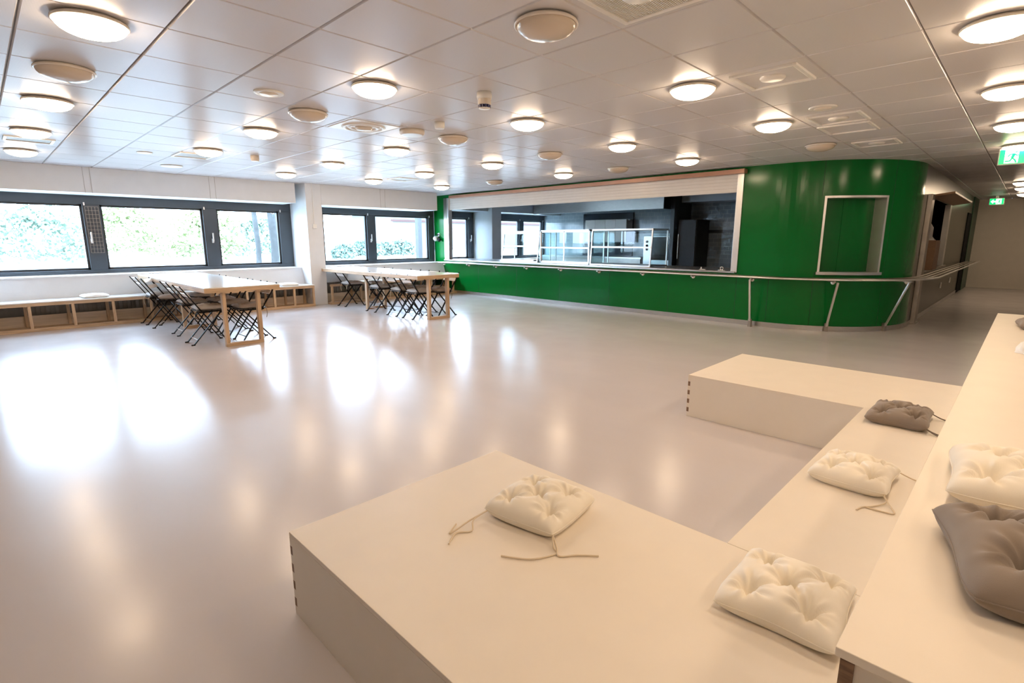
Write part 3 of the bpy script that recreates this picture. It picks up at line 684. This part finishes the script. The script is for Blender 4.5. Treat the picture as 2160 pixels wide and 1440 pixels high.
# radiator pipes in the bench
for i, (x0, x1, lab) in enumerate(((-.0, 4.8, 'grey radiator under the left window bench'), (5.3, 8.4, 'grey radiator under the second window bench'))):
    t = thing('radiator', lab, 'radiator', ((x0+x1)/2, 11.2, .2))
    m = MB(); m.box(x0, x1, 11.22, 11.30, .18, .42)
    n = int((x1-x0)/.06)
    for k in range(n): xx = x0+(k+.5)*(x1-x0)/n; m.box(xx-.018, xx+.018, 11.205, 11.22, .19, .41)
    m.build('radiator_panel', M['radiator'], t)
    for k in range(3):
        xx = x0+.2+(x1-x0-.4)*k/2
        MB().tube([(xx, 11.26, 0), (xx, 11.26, .18)], .012, 8).build('pipe', M['white'], t)
# ------------------------------------------------------------------ tables
def table(label, x0, x1, y0, y1, lx0, lx1, ly):
    t = thing('long_table', label, 'table', ((x0+x1)/2, y0+1, 0), 'long pine dining tables')
    z1 = .778
    B(x0, x1, y0, y1, z1-.012, z1).build('table_top', M['lam'], t, bevel=.002)
    B(x0+.03, x1-.03, y0+.03, y1-.01, z1-.04, z1-.012).build('core_board', M['woody'], t)
    B(x0, x1, y0, y0+.03, z1-.068, z1-.012).build('end_edge', M['woodx'], t, bevel=.002)
    B(x0, x0+.03, y0+.03, y1, z1-.068, z1-.012).build('side_edge', M['woody'], t, bevel=.002)
    B(x1-.03, x1, y0+.03, y1, z1-.068, z1-.012).build('side_edge', M['woody'], t, bevel=.002)
    for yy in ly:
        fr = B(lx0, lx1, yy, yy+.07, 0, .045).build('leg_frame', M['woodx'], t, bevel=.003)
        for xx in (lx0, lx1-.045): B(xx, xx+.045, yy, yy+.07, .045, z1-.04).build('leg', M['woodz'], fr, bevel=.003)
    return t
table('long white topped pine table left of the pillar', 1.93, 2.86, 7.27, 11.04, 2.135, 2.605, (7.30, 9.28))
table('long white topped pine table right of the pillar', 5.12, 6.02, 7.25, 11.04, 5.375, 5.825, (7.29, 9.35))
# ------------------------------------------------------------------ folding chairs
def make_chair():
    t = thing('folding_chair', 'x', 'chair')
    for s in (-1, 1):
        y = s*.165; yi = s*.150
        m = MB(); m.bar((.205, y, .012), (-.30, y, .785), .012, .026, (0, 1, 0)); m.bar((.195, y, .008), (.235, y, .008), .014, .016)
        m.build('back_leg_bar', M['black'], t)
        m = MB(); m.bar((-.20, yi, .012), (.17, yi, .435), .012, .027, (0, 1, 0)); m.bar((-.235, yi, .008), (-.19, yi, .008), .014, .016)
        m.build('leg', M['black'], t)
        m = MB(); m.bar((-.11, s*.135, .433), (.21, s*.135, .433), .010, .02); m.build('seat_bar', M['black'], t)
    m = MB(); m.bar((-.15, -.15, .07), (-.15, .15, .07), .008, .008); m.build('rear_crossbar', M['alu'], t)
    m = MB(); m.bar((.165, -.165, .075), (.165, .165, .075), .008, .008); m.build('front_crossbar', M['black'], t)
    for k in range(6):
        x = -.11+.31*k/5; B(x-.021, x+.021, -.17, .17, .443, .455).build('seat_slat', M['seatd'], t)
    for z in (.745, .655):
        x = .205-(z-.012)/(.773)*.505
        m = MB(); d = Vector((-.505, 0, .773)).normalized()*.026
        m.bar(Vector((x+.012, -.165, z))-Vector((0, 0, 0)), Vector((x+.012, .165, z)), .012, .055, tuple(d)); m.build('back_slat', M['slatw'], t)
    return t
DIMP = [(0, 0), (.5, .5), (-.5, .5), (.5, -.5), (-.5, -.5)]
def cushion_mesh(sx, sy, th, seed, n=64, wr=1.0):
    rnd = random.Random(seed); m = MB()
    dm = [(a+rnd.uniform(-.06, .06), b+rnd.uniform(-.06, .06), rnd.uniform(0, 6.28)) for a, b in DIMP]
    def pos(i, j, top):
        u, v = -1+2*i/n, -1+2*j/n
        # outline: edges pulled in between rounded corners
        ex = 1-.075*(1-v*v)*(abs(u)**3)+.03*sin(3*v+seed)*abs(u)**4; ey = 1-.075*(1-u*u)*(abs(v)**3)+.03*sin(3*u+2*seed)*abs(v)**4
        cr = 1-.07*(u*u*v*v)**2
        x, y = u*ex*cr*sx/2, v*ey*cr*sy/2
        e = max(0, (1-abs(u)**3.2))*max(0, (1-abs(v)**3.2)); e = e**.5
        seam = th*.34
        if not top:
            return (x, y, seam-seam*min(1, e*1.6))
        h = e
        for a, b, ph in dm:
            dx, dy = u-a, v-b; r = hypot(dx, dy)
            h -= .92*(.55*exp(-(r/.11)**2)+.40*exp(-(r/.27)**2))*min(1, e*1.3)
            if r > .02:
                th_ = atan2(dy, dx)
                h += wr*.10*exp(-((r-.20)/.17)**2)*(sin(6*th_+ph)+.6*sin(11*th_+2*ph))*min(1, e*1.5)
        for k, (a, b, ph) in enumerate(dm[1:]):      # fold valleys running from the middle tuft to the others
            ca, cb, _ = dm[0]; L = hypot(a-ca, b-cb); tx, ty = (a-ca)/L, (b-cb)/L
            q = (u-ca)*tx+(v-cb)*ty; w_ = -(u-ca)*ty+(v-cb)*tx+.05*sin(5*q+ph)
            if -.1 < q < L+.1: h -= wr*.20*exp(-(w_/.055)**2)*min(1, e*1.5)
        h += wr*.03*mnoise.noise(Vector((u*3+seed, v*3, 0)))*min(1, e*2)
        # edge gathers
        h += wr*.05*sin(15*u+seed)*exp(-((1-abs(v))/.12)**2)*e + wr*.05*sin(15*v+2*seed)*exp(-((1-abs(u))/.12)**2)*e
        return (x, y, seam+(th-seam)*max(h, .06*e))
    vs = [pos(i, j, True) for j in range(n+1) for i in range(n+1)]
    fs = [(j*(n+1)+i, j*(n+1)+i+1, (j+1)*(n+1)+i+1, (j+1)*(n+1)+i) for j in range(n) for i in range(n)]
    m.add(vs, fs, 0, True)
    vb = [pos(i, j, False) for j in range(n+1) for i in range(n+1)]
    m.add(vb, [tuple(reversed(f)) for f in fs], 0, True)
    return m
def weld(o, d=.0006):
    import bmesh
    b = bmesh.new(); b.from_mesh(o.data); bmesh.ops.remove_doubles(b, verts=b.verts, dist=d); b.to_mesh(o.data); b.free()
def cushion(label, loc, sx, sy, th, rot, mat, seed, ties=(), tiemat='tie', group=None, n=72, tilt=None):
    t = thing('seat_cushion', label, 'cushion', (0, 0, 0), group)
    o = cushion_mesh(sx, sy, th, seed, n).build('cushion_cover', M[mat], t); weld(o)
    # piping along the seam
    pts = []
    for k in range(48):
        s = k/48*4; q = int(s); f = s-q; u, v = [(-1+2*f, -1), (1, -1+2*f), (1-2*f, 1), (-1, 1-2*f)][q]
        ex = 1-.075*(1-v*v)*(abs(u)**3)+.03*sin(3*v+seed)*abs(u)**4; ey = 1-.075*(1-u*u)*(abs(v)**3)+.03*sin(3*u+2*seed)*abs(v)**4
        cr = 1-.07*(u*u*v*v)**2
        pts.append((u*ex*cr*sx/2, v*ey*cr*sy/2, th*.34))
    MB().tube(pts+[pts[0]], .0018, 5).build('seam_piping', M[mat], t)
    for tp in ties:
        MB().tube(smooth(tp), .003, 6).build('tie', M[tiemat], t)
    t.location = loc; t.rotation_euler = (tilt[0] if tilt else 0, tilt[1] if tilt else 0, rot)
    return t
def smooth(p, n=6):
    p = [Vector(q) for q in p]; out = []
    for i in range(len(p)-1):
        a, b, c, d = p[max(0, i-1)], p[i], p[i+1], p[min(len(p)-1, i+2)]
        for k in range(n):
            s = k/n; out.append(.5*((2*b)+(-a+c)*s+(2*a-5*b+4*c-d)*s*s+(-a+3*b-3*c+d)*s**3))
    return out+[p[-1]]
chair0 = make_chair(); first = [True]
hang = [[(-.15, .13, .02), (-.19, .12, -.02), (-.2, .12, -.09), (-.19, .11, -.15)], [(-.15, -.13, .02), (-.19, -.12, -.03), (-.2, -.12, -.1)]]
cprotos = {}
def chair_cushion(label, loc, rot, mat, group):
    if mat not in cprotos:
        cprotos[mat] = cushion(label, loc, .355, .35, .075, rot, mat, 3+len(cprotos)*2, hang, 'tie' if mat == 'cottonlg' else 'tieg', group, n=28)
    else:
        t = dup(cprotos[mat], loc, rot); t['label'] = label; t['group'] = group
def place_chair(x, y, rz, i, side, tab, mat):
    lab = 'black folding chair, %s from the near end, %s side of the %s table' % (ordn[i], side, tab)
    if first[0]: t = chair0; t.location = (x, y, 0); t.rotation_euler = (0, 0, rz); first[0] = False
    else: t = dup(chair0, (x, y, 0), rz)
    t['label'] = lab; t['group'] = 'folding chairs at the long tables'
    cx, cy = .045*cos(rz), .045*sin(rz)
    cn = {'cottonlg': 'light grey', 'cottonm': 'beige', 'cotton': 'cream'}[mat]
    chair_cushion('%s cushion on the chair %s from near end, %s side, %s table' % (cn, ordn[i], side, tab), (x+cx, y+cy, .456), rz, mat, 'cushions on the folding chairs')
for i, (y, rz, x, mt) in enumerate(((7.845, 0, 2.06, 'cottonlg'), (8.76, 0, 2.11, 'cottonm'), (9.70, -.5, 2.07, 'cottonm'), (10.30, .05, 2.02, 'cottonlg'))): place_chair(x, y, rz, i, 'left', 'left', mt)
for i, (y, rz) in enumerate(((7.64, 0), (8.21, 0), (8.75, .03), (9.75, 0))): place_chair(2.60, y, pi+rz, i, 'right', 'left', 'cottonm')
for i, (y, rz, x) in enumerate(((7.70, 0, 5.42), (8.21, 0, 5.42), (8.975, 0, 5.44), (10.16, 0, 5.46))): place_chair(x, y, rz, i, 'left', 'right', ['cottonlg', 'cottonlg', 'cottonlg', 'cottonlg'][i])
for i, y in enumerate((7.61, 8.19, 8.80, 9.80)): place_chair(5.885, y, pi, i, 'right', 'right', 'cottonm')
# cushions on bench
cushion('white cushion on the left window bench, left of the chairs', (1.27, 10.83, .451), .36, .36, .065, .1, 'cottonw', 21)
cushion('white cushion on the window bench beside the pillar', (4.42, 10.80, .451), .36, .34, .06, -.1, 'cottonw', 22)
# ------------------------------------------------------------------ seating platforms
PZ = .333
def platform(label, x0, x1, y0, y1, z0, z1, slots=None, group='cream seating platforms', name='seating_platform'):
    t = thing(name, label, 'platform', ((x0+x1)/2, (y0+y1)/2, z0), group)
    B(x0, x1, y0, y1, z1-.018, z1).build('top_board', M['plat'], t, bevel=.0015)
    th = .018
    inset = .018
    B(x0, x0+th, y0, y1-inset, z0, z1-.018).build('side_panel', M['plat'], t)
    B(x1-th, x1, y0, y1-inset, z0, z1-.018).build('side_panel', M['plat'], t)
    m = MB(); m.box(x0+th, x1-th, y1-th, y1, z0, z1-.018)
    # finger joints: front panel tongues through the side panels
    n = 9; hh = (z1-.018-z0)/n
    m2 = []
    for k in range(n):
        for a, b in ((x0, x0+th), (x1-th, x1)):
            tgt = m if k % 2 == 0 else MB()
            if k % 2: m2.append(tgt)
            tgt.box(a, b, y1-th, y1, z0+k*hh, z0+(k+1)*hh)
    m.build('front_panel', M['plat'], t)
    for q in m2: q.build('finger_joint', M['ply'], t)
    if y0 < 1.0: B(x0+th, x1-th, y0, y0+th, z0, z1-.018).build('rear_panel', M['plat'], t)
    return t
platform('low cream platform in front at the lower left of the tier', .658, 1.70, -.30, 1.78, 0, PZ)
platform('low cream platform farther away with the blank white side', 3.79, 4.86, -.30, 1.785, 0, PZ)
t = thing('seating_step', 'low cream step joining the two platforms along the upper tier', 'step', (2.745, .2, 0))
B(1.702, 3.788, -.30, .62, PZ-.018, PZ).build('top_board', M['plat'], t, bevel=.001)
B(1.702, 3.788, .602, .62, 0, PZ-.018).build('front_panel', M['plat'], t)
t = thing('upper_tier', 'high cream bench tier along the right edge of the photo', 'tier', (4, -.2, 0))
UX0, UX1, UY1, UZ = .978, 6.99, .154, .66
B(UX0, UX1, -.72, UY1, UZ-.018, UZ).build('top_board', M['plat'], t, bevel=.0015)
m = MB(); m.box(UX0+.03, 4.86, UY1-.03, UY1-.012, PZ+.001, UZ-.018); m.box(4.87, UX1-.01, UY1-.03, UY1-.012, 0, UZ-.018)
m.build('front_panel', M['plat'], t)
B(UX0+.012, UX0+.03, -.72, UY1-.03, PZ+.001, UZ-.018).build('end_panel', M['plat'], t)
B(UX0+.008, UX0+.03, UY1-.03, UY1-.008, PZ+.001, UZ-.018).build('corner_post', M['ply'], t)
B(UX0+.03, UX1, -.72, -.70, 0, UZ-.018).build('rear_panel', M['plat'], t)
B(UX1-.02, UX1, -.70, UY1-.03, 0, UZ-.018).build('far_panel', M['plat'], t)
# cushions on the platforms; ties in local coordinates
s = .17
cushion('cream tufted cushion with loose ties on the front platform', (1.405, 1.225, PZ), .345, .335, .098, .13, 'cotton', 1,
        [[(-s*.95, s*.8, .03), (-s-.05, s*.9, .02), (-s-.09, s*.95, .012), (-s-.16, s*1.0, .004), (-s-.10, s*1.15, .004)],
         [(-s*.95, s*.8, .03), (-s-.06, s*.85, .02), (-s-.10, s*.7, .004), (-s-.145, s*.9, .004), (-s-.21, s*.75, .004)],
         [(-s*.9, -s*.9, .03), (-s-.02, -s-.01, .012), (-s-.035, -s-.03, .004), (-s-.11, -s+.02, .004), (-s-.155, -s+.11, .004)],
         [(-s*.9, -s*.9, .03), (-s-.015, -s-.02, .012), (-s-.04, -s-.045, .004), (-s+.0, -s-.09, .004), (-s+.04, -s-.15, .004)]], group='cushions on the seating tier')
cushion('cream tufted cushion with loose ties in the middle of the low step', (2.585, .425, PZ), .335, .30, .098, -.02, 'cotton', 2,
        [[(-.155, -.135, .03), (-.18, -.15, .012), (-.23, -.12, .004), (-.27, -.09, .004), (-.31, -.08, .004)],
         [(-.155, -.135, .03), (-.185, -.16, .012), (-.24, -.19, .004), (-.255, -.16, .004), (-.26, -.10, .004)],
         [(.15, -.13, .03), (.16, -.18, .01), (.15, -.24, .004)]], group='cushions on the seating tier')
cushion('taupe tufted cushion on the step at the far platform', (3.66, .42, PZ), .385, .30, .098, .02, 'cottong', 5,
        [[(-.17, -.135, .03), (-.18, -.17, .012), (-.20, -.21, .004)], [(-.17, -.135, .03), (-.165, -.17, .012), (-.18, -.22, .004)],
         [(.16, -.135, .03), (.165, -.17, .012), (.14, -.215, .004)], [(.16, -.135, .03), (.155, -.18, .012), (.15, -.23, .004)]], 'tieg', group='cushions on the seating tier')
cushion('cream tufted cushion nearest the camera on the low step', (1.505, .37, PZ), .335, .32, .098, .06, 'cotton', 11, group='cushions on the seating tier')
cushion('cream cushion lying behind the taupe one on the high tier', (1.98, -.10, UZ), .42, .40, .11, .05, 'cotton', 6, group='cushions on the seating tier')
cushion('large taupe cushion at the lower right on the high tier', (1.48, -.15, UZ), .42, .42, .12, .28, 'cottong', 8, group='cushions on the seating tier')
cushion('small grey cushion at the far end of the high tier', (5.98, -.17, UZ), .36, .36, .09, .1, 'cottong', 9, group='cushions on the seating tier')
t = thing('crumpled_cloth', 'white crumpled cloth on the high tier near the far grey cushion', 'cloth', (4.6, -.13, UZ))
m = MB(); n = 20; R = random.Random(4)
vs = []; fs = []
for j in range(n+1):
    th = pi/2*j/n
    for i in range(2*n):
        ph = 2*pi*i/(2*n); r = .12*(1+.25*mnoise.noise(Vector((cos(ph)*2, sin(ph)*2, th*2))))
        vs.append((4.62+r*cos(ph)*cos(th)*.9, -.13+r*sin(ph)*cos(th), UZ+.001+.10*sin(th)*(1+.3*mnoise.noise(Vector((cos(ph)*3+5, sin(ph)*3, th*3))))))
for j in range(n):
    for i in range(2*n): fs.append((j*2*n+i, j*2*n+(i+1) % (2*n), (j+1)*2*n+(i+1) % (2*n), (j+1)*2*n+i))
m.add(vs, fs, 0, True); m.build('cloth_folds', M['cottonw'], t)
# ------------------------------------------------------------------ outside
m = MB()
for ya, za, yb, zb in ((YW+.2, .0, 21.0, .5), (21.0, .5, 90, .9)):
    m.hexa([(-60, ya, -1), (80, ya, -1), (-60, yb, -1), (80, yb, -1), (-60, ya, za), (80, ya, za), (-60, yb, zb), (80, yb, zb)])
struct(m.build('ground', M['grass']), 'bright mown grass bank outside the windows', 'ground')
def ground_z(y): return .5*(y-YW-.2)/(21-YW-.2) if y < 21 else .5+.4*(y-21)/69
def shrub(label, x, y, w, h, mat, seed, nl=3000, name='hedge_shrub', group='shrubs outside the windows'):
    rnd = random.Random(seed); z0 = ground_z(y); t = thing(name, label, 'shrub', (x, y, z0), group)
    m = MB()
    for _ in range(nl):
        a = rnd.uniform(0, 2*pi); b = rnd.uniform(-.35, 1)*pi/2; rr = rnd.uniform(.62, 1)*(1+.3*mnoise.noise(Vector((cos(a)*2+seed, sin(a)*2, b*2))))
        c = Vector((x+w*rr*cos(b)*cos(a), y+w*.6*rr*cos(b)*sin(a), z0+h*.42+h*.58*rr*sin(b)))
        s = rnd.uniform(.04, .10); d1 = Vector((rnd.uniform(-1, 1), rnd.uniform(-1, 1), rnd.uniform(-1, 1))).normalized()*s
        d2 = d1.cross(Vector((rnd.uniform(-1, 1), rnd.uniform(-1, 1), rnd.uniform(-1, 1)))).normalized()*s*.6
        m.add([c-d1, c+d2, c+d1, c-d2], [(0, 1, 2, 3)])
    m.build('foliage', M[mat], t)
    return t
SH = [(1.2, 20.5, 1.45, 1.85, 'leaf'), (3.6, 22.6, 1.5, 2.0, 'leafb'), (5.6, 20.3, 1.3, 1.9, 'leafb'), (8.0, 22.2, 1.35, 1.7, 'leaf'), (11.3, 21.5, .55, .62, 'hedge'), (13.0, 22.5, .9, .80, 'hedge'), (15.0, 22.8, 1.0, .82, 'hedge')]
nm = ['green shrub outside the left pane of the left window', 'yellow green shrub in the middle pane, left half', 'yellow green shrub in the middle pane, right half', 'green shrub behind the two tree trunks', 'small low shrub outside the second window, left pane', 'low hedge shrub behind the mullion of the second window', 'low hedge shrub outside the second window, right pane']
for i, (x, y, w_, h, mt) in enumerate(SH): shrub(nm[i], x, y, w_, h, mt, 30+i)
for i, (x, y, r) in enumerate(((5.56, 15.5, .07), (6.03, 15.5, .12))):
    t = thing('tree', ['slim grey tree trunk outside the right pane of the left window', 'thick grey tree trunk outside the left window, next to the pillar'][i], 'tree', (x, y, ground_z(y)), 'trees outside the left window')
    MB().tube([(x, y, ground_z(y)-.05), (x+.04, y, 1.2), (x-.02, y, 2.5), (x+.05, y, 4)], [r*1.2, r, r*.95, r*.8], 12).build('trunk', M['bark'], t)
    m = MB(); R = random.Random(50+i)
    for _ in range(500):
        c = Vector((x+R.uniform(-.15, .15), y+R.uniform(-.15, .15), 4.6+R.gauss(0, .5))); s_ = .07
        d1 = Vector((R.uniform(-1, 1), R.uniform(-1, 1), R.uniform(-1, 1))).normalized()*s_; d2 = d1.cross(Vector((.3, .5, 1))).normalized()*s_*.6
        m.add([c-d1, c+d2, c+d1, c-d2], [(0, 1, 2, 3)])
    m.build('crown', M['leaf'], t)
t = thing('concrete_column', 'grey concrete column outside the second window', 'column', (11.06, 15.5, .19))
B(10.98, 11.15, 15.42, 15.58, .1, 3.4).build('shaft', M['concrete'], t); B(10.9, 11.23, 15.34, 15.66, .1, .3).build('plinth', M['concrete'], t)
t = thing('outside_building', 'pale low building with red roof bands seen through the kitchen window', 'building', (30, 34, .55))
B(22, 50, 34, 40, .4, 3.4).build('wall', M['bwall'], t)
B(21.5, 50.5, 33.6, 40.5, 3.4, 3.6).build('roof', M['roof'], t); B(21.8, 50, 33.9, 34, 2.7, 2.85).build('roof_band', M['roof'], t)
